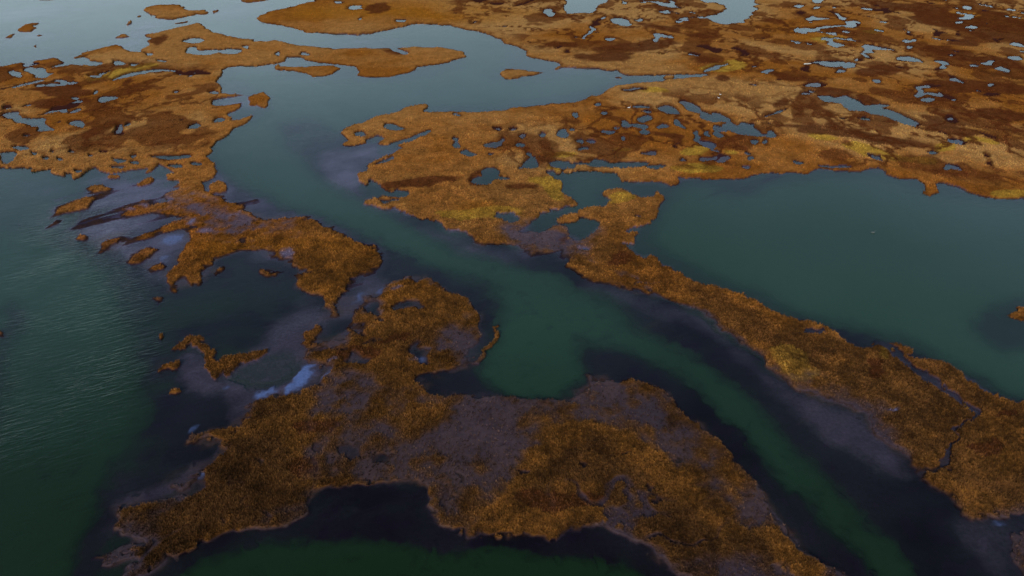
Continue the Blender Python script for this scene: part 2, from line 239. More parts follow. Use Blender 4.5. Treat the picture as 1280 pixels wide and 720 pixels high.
for p in (ell(790,60,50,6,-4), ell(750,72,40,4), ell(880,75,20,4), ell(700,58,30,3), ell(1165,20,30,14,10), ell(1225,75,60,7,12), ell(1255,110,40,6,10), ell(1120,8,40,5,5), ell(1210,55,30,4,-4), ell(1230,40,60,10,12), ell(1095,90,26,6,6), ell(1045,118,20,7), ell(1167,152,18,5,22), ell(1050,170,60,4,4), ell(1110,178,60,5,7), ell(830,170,24,5,10), ell(845,178,12,4,40), ell(603,225,20,11), ell(80,115,35,7), ell(70,130,40,6,-5), ell(200,50,14,5,-20), ell(160,105,12,4,-30), ell(120,165,25,6,-20), ell(215,196,28,5), ell(470,12,20,5), ell(477,11,14,5), ell(487,65,22,3,18), ell(1030,118,14,5), ell(1085,128,14,4,20), ell(1250,145,50,6,5), ell(1200,110,50,6,5), ell(980,132,14,4,-20), ell(905,98,14,3), ell(1190,165,40,5,8), ell(690,20,20,2,8), ell(820,35,40,2,8), ell(870,45,40,3,8), ell(1260,35,40,18,10), ell(447,444,26,12), ell(495,425,28,3,-12), ell(240,525,30,6), ell(1095,465,12,10), ell(1250,518,18,4), ell(1010,160,40,3), ell(960,90,30,3,4), ell(1000,100,28,4,5), ell(700,300,9,7), ell(655,235,22,4), ell(770,325,14,6,-10), ell(400,535,34,10,-10), ell(380,590,20,14), ell(700,630,50,14), ell(1230,560,20,12), ell(520,230,60,5,-5)):
    fill(rust, p, 1)
for p in (ell(600,12,110,4,5), ell(440,15,90,8), ell(560,22,90,5,3), ell(1245,170,60,5,6), ell(1030,48,34,6), ell(600,262,34,9), ell(505,345,80,40), ell(1240,30,80,14,10), ell(560,430,30,25), ell(950,375,60,10,25), "250,300 470,300 480,340 420,400 380,360 250,360"):
    fill(oran, p, 1)
for v, p in ((0.55, "400,480 450,475 520,490 560,500 640,500 740,485 760,478 825,485 880,540 940,595 960,640 960,670 900,640 870,590 830,560 780,530 720,520 680,545 640,560 630,600 600,660 560,650 530,605 390,612 385,575 400,540"),
             (0.75, "420,530 470,520 540,545 560,600 480,606 410,606 400,575"), (0.8, "560,495 640,498 735,488 760,476 830,488 870,530 830,530 790,505 740,510 690,520 640,530 570,520"), (0.7, "830,530 880,545 930,590 955,625 935,625 900,590 860,590 840,560"), (0.75, "565,365 600,388 604,420 590,452 570,455 560,420 575,400"),
             (0.8, "636,282 716,292 722,332 640,318"), (0.5, "960,465 1000,470 1080,505 1115,545 1100,555 1060,515 1000,495"), (0.45, "190,235 300,262 330,275 300,300 240,285 200,270"), (0.35, "290,278 400,276 360,300 300,310"),
             (0.6, "150,640 200,620 260,600 230,625 170,645"), (0.5, "140,660 200,655 190,680 140,690"), (0.6, "320,660 385,625 400,600 440,610 380,655 340,668"), (0.45, "530,468 590,455 580,440 530,450"), (0.5,"560,600 600,560 600,680 560,660"), (0.5, "860,700 940,700 1000,730 1000,800 900,760"), (0.8,"1240,640 1400,640 1400,750 1240,750"), (0.35,"740,265 750,300 720,305 700,300")):
    fill(thin, p, v)
wind = np.zeros((HH, W), np.float32)
fill(wind, ell(80,430,125,175,12), 1); wind = blur(wind, 25)
marshy = np.zeros((HH, W), np.float32)
fill(marshy, "560,-155 1700,-155 1700,240 1280,235 1000,200 860,215 800,210 640,215 600,160 700,135 850,110 700,70 560,20", 1); fill(marshy, "640,60 800,60 900,85 1010,120 960,130 860,115 760,125 700,150 600,170 560,150 640,140", 0.35); fill(marshy, "-400,80 120,70 300,90 260,190 -400,200", 0.85)
marshy = blur(marshy, 12, 5)

softr = np.zeros((HH, W), np.float32)
fill(softr, "-240,215 200,236 300,240 420,250 470,262 560,292 640,290 700,300 740,325 800,350 900,385 980,430 1060,485 1150,545 1200,600 1290,650 1520,700 1520,840 -240,840", 1); fill(softr, ell(613,430,20,36), 0); fill(softr, '180,412 350,412 350,440 300,500 180,500', 0.25); softr = blur(softr, 6)
water_tint = np.full((HH, W), 0.75, np.float32)  # water colour weight: paler in the upper image, darker toward the bottom
fill(water_tint, "-240,250 120,300 170,400 170,480 -240,480", 1.0); fill(water_tint, "600,330 800,370 900,440 730,440 720,500 600,480", 1.0); fill(water_tint, "700,250 1520,200 1520,560 900,400", 1.0)
fill(water_tint, "270,85 760,85 760,120 450,160 420,230 620,320 560,345 400,285 260,200", 1.1)
fill(water_tint, "-240,430 200,430 150,840 -240,840", 0.45); fill(water_tint, "-240,560 200,560 150,840 -240,840", 0.15); fill(water_tint, "800,400 950,440 1250,760 1000,760 800,500", 0.55); fill(water_tint, "1020,560 1300,760 1000,840", 0.25)
fill(water_tint, "100,655 900,655 900,840 100,840", 0.12); fill(water_tint, "600,450 730,440 735,500 600,500", 0.5); fill(water_tint, "150,340 420,340 400,500 150,640", 0.3); water_tint = blur(water_tint, 28)
# ------------------------------------------------------------------ grid laid out in image pixels, projected onto the ground
cols = np.concatenate([[-9000, -4000, -2000, -1000, -600, -400, -300], np.arange(X0, X1+1), [1600, 1720, 1900, 2300, 3300, 5300, 10300]]).astype(np.float64)
rows = np.concatenate([[-193.2, -192.5, -191, -188, -184, -178, -170, -160], np.arange(Y0, Y1+1), [870, 920, 1000, 1150, 1400, 1900]]).astype(np.float64)
ci = np.clip(cols-X0, 0, W-1).astype(int); ri = np.clip(rows-Y0, 0, HH-1).astype(int)
PX, PY = np.meshgrid(cols, rows)
GX, GY = ground(PX, PY)
NR, NC = GX.shape
# warp every outline a little with noise measured in metres, so shores are ragged at the scale of the plants
dist = np.sqrt(GX**2+GY**2+H*H)
amp = 0.35+dist*0.0045
far = sstep(130, 260, dist)
wx = amp*((fbm(GX, GY, 6, 4, 1)*1.0 + 0.5*fbm(GX, GY, 1.6, 2, 3))*(1-far) + far*(fbm(GX, GY, 16, 3, 1)+0.45*fbm(GX, GY, 5, 2, 3))); wy = amp*((fbm(GX, GY, 6, 4, 2)*1.3 + 0.6*fbm(GX, GY, 1.6, 2, 4))*(1-far) + far*(1.3*fbm(GX, GY, 18, 3, 2)+0.55*fbm(GX, GY, 6, 2, 4)))
QX, QY = to_pixel(GX+wx, GY+wy)
QX = np.where(np.abs(PX-QX) > 12, PX, QX); QY = np.where(np.abs(PY-QY) > 8, PY, QY)
fxx = np.clip(QX-X0, 0, W-1.001); fyy = np.clip(QY-Y0, 0, HH-1.001)
i0 = fxx.astype(int); j0 = fyy.astype(int); fx = (fxx-i0).astype(np.float32); fy = (fyy-j0).astype(np.float32)
def samp(a):
    return (a[j0, i0]*(1-fx)+a[j0, i0+1]*fx)*(1-fy) + (a[j0+1, i0]*(1-fx)+a[j0+1, i0+1]*fx)*fy
def vary(a, k):                                            # soft mark with a broken edge
    return np.clip(samp(a)*1.0, 0, 1), k

n_small = fbm(GX, GY, 2.2, 3, 11); n_mid = fbm(GX, GY, 9, 4, 12); n_big = fbm(GX, GY, 45, 4, 13); n_fine = fbm(GX, GY, 0.7, 2, 14)
def soft(a):                                               # one light pass keeps the small pools open
    p = np.pad(a, 1, mode='edge')
    a = p[1:-1, :-2]*0.25+p[1:-1, 1:-1]*0.5+p[1:-1, 2:]*0.25; p = np.pad(a, 1, mode='edge')
    return (p[:-2, 1:-1]*0.25+p[1:-1, 1:-1]*0.5+p[2:, 1:-1]*0.25).astype(np.float32)
SF = samp(softr)
L = samp(soft(soft(land)))*(1-SF) + SF*(0.35*samp(soft(soft(land)))+0.65*samp(blur(land, 4, 3))) + (0.10+0.10*SF)*n_small*(1-far) + 0.06*SF*n_mid + 0.07*far*n_mid
Lwide = samp(blur(land, 9, 6))
flat_m = np.zeros((HH, W), np.float32)
fill(flat_m, "60,255 110,222 210,215 300,240 420,275 480,310 470,360 420,350 380,330 300,320 250,345 170,350 110,320 80,290", 1); fill(flat_m, "190,440 330,420 400,380 470,350 450,420 400,470 330,500 240,500", 0.7); fill(flat_m, "630,280 720,285 725,330 640,322", 1); fill(flat_m, "830,225 1000,212 980,240 880,245 830,240", 0.8); fill(flat_m, "420,160 520,160 500,240 430,235", 0.6)
fm_ = samp(blur(flat_m, 8, 5)); strk = fbm((GX*0.77+GY*0.64)/5.0, -GX*0.64+GY*0.77, 4.0, 4, 52)
L = L + fm_*np.clip(0.55*np.clip(Lwide, 0, 0.7)+0.75*strk-0.08, -0.12, 0.55)*(L < 0.75)
# small nameless hollows and pools of the wet marsh
m = samp(marshy)
cell = fbm(GX*1.0, GY*0.75, 11, 3, 21, 0.42)
cell2 = fbm(GX*1.0, GY*0.8, 6.5, 2, 25, 0.3)*0.75 + 0.35*fbm(GX, GY, 40, 2, 26)
pool = sstep(0.76, 0.88, cell2-0.04*n_big)*sstep(0.3, 0.9, m)*sstep(120, 170, dist)
net = 1-np.abs(fbm(GX, GY*0.8, 30, 5, 22, 0.62))*2.6          # winding seams
net2 = sstep(0.40, 0.8, 1-np.abs(fbm(GX, GY*0.85, 15, 3, 24, 0.5))*3.4)*sstep(-0.2, 0.4, fbm(GX, GY, 60, 2, 27))
net = np.maximum(sstep(0.70, 0.95, net), 0.85*net2)*np.clip(m, 0.12, 1)
L = L - pool*0.62
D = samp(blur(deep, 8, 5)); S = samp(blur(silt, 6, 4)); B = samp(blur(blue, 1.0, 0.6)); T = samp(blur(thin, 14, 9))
Ye = samp(blur(yel, 4, 1.6)); Ru = samp(blur(rust, 5, 2)); Or = samp(blur(oran, 9, 3))
s = L-0.5
inland = sstep(0.0, 0.40, s)
up = np.clip(s*3.2, 0, 1)
idl = ids[np.clip(np.round(fyy).astype(int), 0, HH-1), np.clip(np.round(fxx).astype(int), 0, W-1)]
netn = sstep(0.72, 0.95, 1-np.abs(fbm(GX, GY, 17, 4, 44, 0.55))*2.8)*sstep(-0.3, 0.3, fbm(GX, GY, 50, 2, 45))
edgy = np.maximum(1-sstep(0.50, 0.86, Lwide), 0.7*netn)*SF*np.where((idl == 4) | (idl == 3), 1, 0.3)*sstep(-0.05, 0.05, s)*(1-0.6*sstep(110, 190, dist))
T = np.maximum(T, 0.52*edgy)
STK = fbm((GX*0.77+GY*0.64)/4.5, -GX*0.64+GY*0.77, 4.5, 4, 51)        # streaks left by the ebb, running up and to the right
S = np.maximum(S, 0.55*sstep(0.30, 0.55, Lwide+0.12*STK)*(1-sstep(150, 260, dist)))
S = np.clip(S*(1+0.45*STK+0.25*n_mid), 0, 1)
tz = np.clip(T*1.25 + 0.75*n_mid*(T > 0.05) + 0.5*n_small*(T > 0.05), 0, 0.90)*sstep(0.02, 0.2, T)      # bare mud showing in thin growth
z = up*(0.42 + 0.10*n_mid + 0.06*n_small + 0.16*n_big)*(1-0.75*tz) + 0.02
bed = -np.clip(D*(0.75+0.7*n_mid*(D < 0.3)+0.4*n_small*(D < 0.3)+0.12*n_big), 0.012, 3)*sstep(0.0, 0.5, -s)
bed = np.where((S > 0.4) & (D < 0.2), bed*0.5 , bed)
filled = (s < 0)*sstep(0.05, 0.25, fbm(GX, GY, 24, 2, 28))*sstep(0.55, 0.75, Lwide)*far*(m > 0.3)
bed = bed*(1-filled)+0.035*filled
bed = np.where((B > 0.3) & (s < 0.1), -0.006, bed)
Z = np.where(s > 0, z, bed+0.02*np.exp(-(-s)*12))

# ---- surface colours (albedo) ----
def col(r, g, b): return np.array([r, g, b], np.float32)
def mixc(a, b, t): return a*(1-t[..., None]) + b*t[..., None]
ones = np.ones(GX.shape+(3,), np.float32)
nearf = 1-sstep(105, 215, dist)                                # weight near the camera; colours there are browner and darker
c = ones*col(0.37, 0.150, 0.034)
c = mixc(c, col(0.45, 0.225, 0.070), sstep(-0.35, 0.6, n_big+0.35*n_mid)*np.clip(m+0.35, 0, 1))
c = mixc(c, col(0.30, 0.105, 0.016), sstep(0.05, 0.8, -n_big+0.3*n_mid))
c = mixc(c, col(0.38, 0.14, 0.012), np.clip(Or, 0, 1)*0.7)
c = mixc(c, col(0.190, 0.077, 0.015), nearf*0.9)
c = mixc(c, col(0.27, 0.110, 0.020), nearf*sstep(0.1, 0.6, fbm(GX, GY, 22, 4, 41))*0.7)
c = mixc(c, col(0.070, 0.030, 0.012), nearf*sstep(0.0, 0.45, fbm(GX, GY, 13, 4, 42))*0.75)
Lring = samp(blur(land, 1.5, 1.0))
rim = np.maximum(sstep(0.0, 0.08, s)*(1-sstep(0.16, 0.42, s)), (1-sstep(0.72, 0.97, Lring))*(0.3+0.7*m)*far)
c = mixc(c, col(0.44, 0.25, 0.035), sstep(0.2, 0.6, Ye+0.22*n_mid*(Ye > 0.03))*0.9*(1-0.6*nearf))
rr = sstep(0.28, 0.62, Ru+0.28*n_mid*(Ru > 0.03))
c = mixc(c, col(0.095, 0.024, 0.009), rr*0.85)
c = mixc(c, col(0.105, 0.028, 0.008), net*0.9*(1-0.6*nearf))
c = mixc(c, col(0.12, 0.032, 0.009), sstep(0.22, 0.42, cell)*sstep(0.3, 0.9, m)*0.75)
c = mixc(c, col(0.10, 0.030, 0.008), rim*(0.8-0.45*nearf))
c = c*(1+0.32*n_small*(1-0.5*far)+0.30*n_fine*(1-0.7*far))[..., None]
siltc = mixc(ones*col(0.062, 0.051, 0.084), col(0.036, 0.027, 0.041), nearf)*(1+0.25*n_mid+0.15*n_small)[..., None]
c = mixc(c, col(0.150, 0.066, 0.022), nearf*0.35)
c = mixc(c, siltc, np.clip(tz*0.95, 0, 1))
mudc = ones*col(0.0115, 0.0068, 0.0150)*(1+0.5*n_mid)[..., None]
w = mixc(mudc, siltc*1.6, np.clip(S*1.1+0.18*n_mid*(S > 0.03), 0, 1))
w = mixc(w, col(0.070, 0.034, 0.016), 0.85*sstep(0.20, 0.6, Lwide+0.25*STK+0.1*n_mid)*SF*(0.6+0.4*n_small)*np.clip(1-D, 0, 1))
w = mixc(w, col(0.050, 0.016, 0.012), filled)
c = mixc(w, c, sstep(-0.03, 0.04+0.16*SF, s+0.05*SF*n_fine))
c = mixc(c, col(0.13, 0.20, 0.44), np.clip(B*0.9, 0, 1))  # sky reflection put into the bed colour as blue
c = np.clip(c, 0.002, 0.8)
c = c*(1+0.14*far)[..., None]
c = mixc(c, col(0.028, 0.016, 0.014), SF*sstep(-0.06, 0.0, s)*(1-sstep(0.08, 0.26, s))*0.8)
turf = c.copy()
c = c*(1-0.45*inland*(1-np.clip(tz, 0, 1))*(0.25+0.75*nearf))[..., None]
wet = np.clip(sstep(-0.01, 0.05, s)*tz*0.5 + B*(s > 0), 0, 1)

def link(o): C.objects.link(o); return o
def tag(o, label=None, cat=None, group=None, kind=None):
    if label: o['label'] = label
    if cat: o['category'] = cat
    if group: o['group'] = group
    if kind: o['kind'] = kind
    return o
def mesh_grid(name, X, Y, Zz, quads, attrs, mat, smooth=True):
    """quads: (n,4) indices into flattened X, Y, Zz; unused points are dropped"""
    used, inv = np.unique(quads.ravel(), return_inverse=True)
    co = np.stack([X.ravel()[used], Y.ravel()[used], Zz.ravel()[used]], 1).astype(np.float32)
    me = bpy.data.meshes.new(name)
    n = len(quads); k = quads.shape[1]
    me.vertices.add(len(co)); me.vertices.foreach_set('co', co.ravel())
    me.loops.add(n*k); me.loops.foreach_set('vertex_index', inv.astype(np.int32).ravel())
    me.polygons.add(n); me.polygons.foreach_set('loop_start', (np.arange(n)*k).astype(np.int32)); me.polygons.foreach_set('loop_total', np.full(n, k, np.int32))
    me.polygons.foreach_set('use_smooth', np.full(n, smooth))
    for an, arr in attrs.items():
        if arr.ndim > X.ndim:
            a = me.attributes.new(an, 'FLOAT_COLOR', 'POINT')
            v = arr.reshape(-1, 3)[used]; a.data.foreach_set('color', np.concatenate([v, np.ones((len(v), 1), np.float32)], 1).astype(np.float32).ravel())
        else:
            a = me.attributes.new(an, 'FLOAT', 'POINT'); a.data.foreach_set('value', arr.ravel()[used].astype(np.float32))
    me.update(); me.validate()
    me.materials.append(mat)
    return link(bpy.data.objects.new(name, me))
def quads_of(nr, nc, mask=None):
    idx = np.arange(nr*nc).reshape(nr, nc)
    q = np.stack([idx[1:, :-1], idx[1:, 1:], idx[:-1, 1:], idx[:-1, :-1]], -1)
    return q[mask] if mask is not None else q.reshape(-1, 4)

# ------------------------------------------------------------------ materials
def mat(name):
    mt = bpy.data.materials.new(name); mt.use_nodes = True; nt = mt.node_tree; nt.nodes.clear()
    return mt, nt, (lambda t, **k: _n(nt, t, **k))
def _n(nt, t, **k):
    n = nt.nodes.new(t)
    for a, v in k.items():
        if a.startswith('i_'): n.inputs[a[2:].replace('_', ' ')].default_value = v
        else: setattr(n, a, v)
    return n
mg, nt, N = mat('marsh_soil')
at = N('ShaderNodeAttribute', attribute_name='albedo'); aw = N('ShaderNodeAttribute', attribute_name='wet')
tc = N('ShaderNodeTexCoord'); no = N('ShaderNodeTexNoise', i_Scale=1.7, i_Detail=5.0, i_Roughness=0.65); nt.links.new(tc.outputs['Object'], no.inputs['Vector'])
mr = N('ShaderNodeMapRange'); mr.inputs['From Min'].default_value = 0.3; mr.inputs['From Max'].default_value = 0.7; mr.inputs['To Min'].default_value = 0.72; mr.inputs['To Max'].default_value = 1.28
nt.links.new(no.outputs['Fac'], mr.inputs['Value'])
mx = N('ShaderNodeVectorMath', operation='SCALE'); nt.links.new(at.outputs['Color'], mx.inputs[0]); nt.links.new(mr.outputs['Result'], mx.inputs['Scale'])
rg = N('ShaderNodeMapRange'); rg.inputs['To Min'].default_value = 0.95; rg.inputs['To Max'].default_value = 0.42; nt.links.new(aw.outputs['Fac'], rg.inputs['Value'])
bp = N('ShaderNodeBump', i_Strength=0.35, i_Distance=0.25); nt.links.new(no.outputs['Fac'], bp.inputs['Height'])
sp = N('ShaderNodeMath', operation='MULTIPLY'); sp.inputs[1].default_value = 0.35; nt.links.new(aw.outputs['Fac'], sp.inputs[0])
pb = N('ShaderNodeBsdfPrincipled'); nt.links.new(mx.outputs[0], pb.inputs['Base Color']); nt.links.new(rg.outputs[0], pb.inputs['Roughness']); nt.links.new(bp.outputs[0], pb.inputs['Normal']); nt.links.new(sp.outputs[0], pb.inputs['Specular IOR Level'])
o = N('ShaderNodeOutputMaterial'); nt.links.new(pb.outputs[0], o.inputs['Surface'])

mw, nt, N = mat('brackish_water')
ad = N('ShaderNodeAttribute', attribute_name='depth'); awd = N('ShaderNodeAttribute', attribute_name='wind')
# turbidity: 1-exp(-k d)
m1 = N('ShaderNodeMath', operation='MULTIPLY'); m1.inputs[1].default_value = -1.9; nt.links.new(ad.outputs['Fac'], m1.inputs[0])
m2 = N('ShaderNodeMath', operation='EXPONENT'); nt.links.new(m1.outputs[0], m2.inputs[0])
m3 = N('ShaderNodeMath', operation='SUBTRACT'); m3.inputs[0].default_value = 1.0; nt.links.new(m2.outputs[0], m3.inputs[1])
tr = N('ShaderNodeBsdfTransparent'); tr.inputs[0].default_value = (0.95, 0.95, 0.96, 1)
tc = N('ShaderNodeTexCoord')
nb = N('ShaderNodeTexNoise', i_Scale=0.018, i_Detail=4.0); nt.links.new(tc.outputs['Object'], nb.inputs['Vector'])
cr = N('ShaderNodeMix', data_type='RGBA'); cr.inputs[6].default_value = (0.009, 0.025, 0.008, 1); cr.inputs[7].default_value = (0.026, 0.070, 0.040, 1)
am = N('ShaderNodeAttribute', attribute_name='water_tint'); mk1 = N('ShaderNodeMath', operation='MULTIPLY_ADD', use_clamp=True); mk1.inputs[1].default_value = 0.5; mk2 = N('ShaderNodeMath', operation='ADD'); mk2.inputs[1].default_value = -0.25
nt.links.new(nb.outputs['Fac'], mk1.inputs[0]); nt.links.new(am.outputs['Fac'], mk2.inputs[0]); nt.links.new(mk2.outputs[0], mk1.inputs[2]); nt.links.new(mk1.outputs[0], cr.inputs[0])
df = N('ShaderNodeBsdfDiffuse'); nt.links.new(cr.outputs[2], df.inputs[0])
ms = N('ShaderNodeMixShader'); nt.links.new(m3.outputs[0], ms.inputs[0]); nt.links.new(tr.outputs[0], ms.inputs[1]); nt.links.new(df.outputs[0], ms.inputs[2])
n1 = N('ShaderNodeTexNoise', i_Scale=0.9, i_Detail=3.0); 
mp = N('ShaderNodeMapping'); mp.inputs['Scale'].default_value = (0.2, 1.0, 1); mr0 = N('ShaderNodeMapping'); mr0.inputs['Rotation'].default_value = (0, 0, R(-26)); nt.links.new(tc.outputs['Object'], mr0.inputs[0]); nt.links.new(mr0.outputs[0], mp.inputs[0])
n2 = N('ShaderNodeTexNoise', i_Scale=1.5, i_Detail=3.0, i_Distortion=1.0); nt.links.new(mp.outputs[0], n2.inputs['Vector']); nt.links.new(tc.outputs['Object'], n1.inputs['Vector'])
nm0 = N('ShaderNodeTexNoise', i_Scale=0.03, i_Detail=3.0, i_Distortion=0.8); nt.links.new(tc.outputs['Object'], nm0.inputs['Vector']); nm = N('ShaderNodeMapRange'); nm.inputs['From Min'].default_value = 0.30; nm.inputs['From Max'].default_value = 0.52; nt.links.new(nm0.outputs['Fac'], nm.inputs['Value'])
a1 = N('ShaderNodeMath', operation='MULTIPLY'); nt.links.new(n2.outputs['Fac'], a1.inputs[0]); nt.links.new(awd.outputs['Fac'], a1.inputs[1])
a1b = N('ShaderNodeMath', operation='MULTIPLY'); nt.links.new(a1.outputs[0], a1b.inputs[0]); nt.links.new(nm.outputs[0], a1b.inputs[1])
a2 = N('ShaderNodeMath', operation='MULTIPLY_ADD'); a2.inputs[1].default_value = 0.012; nt.links.new(n1.outputs['Fac'], a2.inputs[0]); nt.links.new(a1b.outputs[0], a2.inputs[2])
bp = N('ShaderNodeBump', i_Strength=0.6, i_Distance=0.24); nt.links.new(a2.outputs[0], bp.inputs['Height'])
gl = N('ShaderNodeBsdfGlossy', i_Roughness=0.10); nt.links.new(bp.outputs[0], gl.inputs['Normal'])
fr = N('ShaderNodeFresnel', i_IOR=1.33); nt.links.new(bp.outputs[0], fr.inputs['Normal'])
geo = N('ShaderNodeNewGeometry'); inv_ = N('ShaderNodeMath', operation='SUBTRACT'); inv_.inputs[0].default_value = 1.0; nt.links.new(geo.outputs['Backfacing'], inv_.inputs[1])
frm = N('ShaderNodeMath', operation='MULTIPLY'); nt.links.new(fr.outputs[0], frm.inputs[0]); nt.links.new(inv_.outputs[0], frm.inputs[1])
m5 = N('ShaderNodeMixShader'); nt.links.new(frm.outputs[0], m5.inputs[0]); nt.links.new(ms.outputs[0], m5.inputs[1]); nt.links.new(gl.outputs[0], m5.inputs[2])
o = N('ShaderNodeOutputMaterial'); nt.links.new(m5.outputs[0], o.inputs['Surface'])

mgr, nt, N = mat('sedge_blades')
at = N('ShaderNodeAttribute', attribute_name='albedo')
pb = N('ShaderNodeBsdfPrincipled', i_Roughness=0.8); pb.inputs['Specular IOR Level'].default_value = 0.15; nt.links.new(at.outputs['Color'], pb.inputs['Base Color'])
tl = N('ShaderNodeBsdfTranslucent'); nt.links.new(at.outputs['Color'], tl.inputs[0])
mm = N('ShaderNodeMixShader'); mm.inputs[0].default_value = 0.25; nt.links.new(pb.outputs[0], mm.inputs[1]); nt.links.new(tl.outputs[0], mm.inputs[2])
o = N('ShaderNodeOutputMaterial'); nt.links.new(mm.outputs[0], o.inputs['Surface'])

# ------------------------------------------------------------------ ground
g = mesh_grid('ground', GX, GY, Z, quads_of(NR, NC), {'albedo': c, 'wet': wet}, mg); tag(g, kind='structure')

# ------------------------------------------------------------------ water sheets: one object per body of water
rs = np.unique(np.concatenate([np.arange(0, NR, 2), [NR-1]])); cs = np.unique(np.concatenate([np.arange(0, NC, 2), [NC-1]]))
sub = np.ix_(rs, cs)
WX, WY, WZ = GX[sub], GY[sub], Z[sub]; nr, nc = WX.shape
low = WZ < 0.03
fm = low[1:, 1:] | low[1:, :-1] | low[:-1, 1:] | low[:-1, :-1]
lab = np.zeros(fm.shape, np.int32)
# run-based connected components
parent = [0]
def find(a):
    while parent[a] != a: parent[a] = parent[parent[a]]; a = parent[a]
    return a
prev = []
for r in range(fm.shape[0]):
    row = np.concatenate([[0], fm[r].astype(np.int8), [0]]); d = np.diff(row)
    st_, en_ = np.where(d == 1)[0], np.where(d == -1)[0]
    cur = []; pi = 0
    for a, b in zip(st_, en_):
        l = 0
        while pi < len(prev) and prev[pi][1] <= a: pi += 1
        q = pi
        while q < len(prev) and prev[q][0] < b:
            if l == 0: l = find(prev[q][2])
            else:
                t = find(prev[q][2])
                if t != l: parent[t] = l
            q += 1
        if l == 0: parent.append(len(parent)); l = len(parent)-1
        lab[r, a:b] = l; cur.append((a, b, l))
    prev = cur
roots = np.array([find(k) for k in range(len(parent))]); lab = roots[lab]*fm
cnt = np.bincount(lab.ravel())
order = [k for k in np.argsort(-cnt) if k != 0 and cnt[k] > 0]
WQ = quads_of(nr, nc).reshape(nr-1, nc-1, 4)
depth = np.clip(-WZ, 0, 5); windv = np.clip(to_pixel(WX, WY)[0]*0 + wind[ri][:, ci][sub], 0, 1)
windv = np.maximum(windv, 0.22)
tintv = water_tint[ri][:, ci][sub]
WZ0 = np.zeros_like(WX)
big = [k for k in order if cnt[k] >= 40][:150]
for n_, k in enumerate(big):
    o_ = mesh_grid('water' if n_ == 0 else 'pond', WX, WY, WZ0, WQ[lab == k], {'depth': depth, 'wind': windv, 'water_tint': tintv}, mw); tag(o_, kind='structure')
rest = fm & ~np.isin(lab, big)
if rest.any(): tag(mesh_grid('pond', WX, WY, WZ0, WQ[rest], {'depth': depth, 'wind': windv, 'water_tint': tintv}, mw), kind='structure')
print('water bodies', len(order), 'kept', len(big), [int(cnt[k]) for k in big[:8]])

# ------------------------------------------------------------------ sedge tufts: each clump is six crossed blades
idg = samp_id = ids[np.clip(np.round(fyy).astype(int), 0, HH-1), np.clip(np.round(fxx).astype(int), 0, W-1)]
dens = inland*(1-np.clip(tz, 0, 0.88))*(1-0.6*rr)*(1-np.clip(B, 0, 1))
inner = (PX > X0) & (PX < X1) & (PY > 2) & (PY < Y1)
dens = np.where(inner, dens, 0)
NT = 330000
NB = 6
wgt = np.where(inner, sstep(20, 330, PY)*0.9+0.1, 0)
jj, ii = np.where((rng.random(dens.shape) < dens*wgt*0.55))
sel = rng.permutation(len(jj))[:NT]; jj = jj[sel]; ii = ii[sel]
ax = GX[jj, ii]; ay = GY[jj, ii]; az = Z[jj, ii]
cell_x = GX[jj, np.minimum(ii+1, NC-1)]-ax; cell_y = GY[np.maximum(jj-1, 0), ii]-ay
ax = ax + (rng.random(len(jj))-0.5)*cell_x; ay = ay + (rng.random(len(jj))-0.5)*cell_y
dd = np.sqrt(ax**2+ay**2+H*H); size = (0.21+0.0005*dd)*(0.7+0.6*rng.random(len(jj)))
tf = 1-0.7*sstep(130, 260, dd); acol = (turf[jj, ii]+0.35*tz[jj, ii][:, None]*col(0.10, 0.045, 0.012))*(1.18+0.8*tf*(rng.random(len(jj))-0.5))[:, None]
clump = np.clip(1+0.35*tf*fbm(ax, ay, 0.4, 2, 31)+0.42*fbm(ax, ay, 4, 3, 33), 0.4, 1.7); acol = acol*(1.08*clump*(1-0.12*(idg[jj, ii] == 4)))[:, None]; hue = rng.random(len(jj)); acol[:, 0] *= 1+0.25*(hue-0.5); acol[:, 1] *= 1+0.30*(hue-0.40)
aid = idg[jj, ii].astype(int); aid[aid == 0] = 2
LBL = {1: ('tawny sedge covering the upper left marsh and its long pointed tongue', 'sedge'),
       2: ('ochre and rust sedge of the wide upper right marsh full of small pools', 'sedge'),
       3: ('brown sedge on the strip between the green channel and the right lagoon', 'sedge'),
       4: ('dark brown sedge on the broad marsh at the bottom centre', 'sedge'),
       5: ('orange brown sedge on the bars and arms between left lagoon and channel', 'sedge'),
       6: ('short tawny sedge on the tiny islets standing alone in open water', 'sedge')}
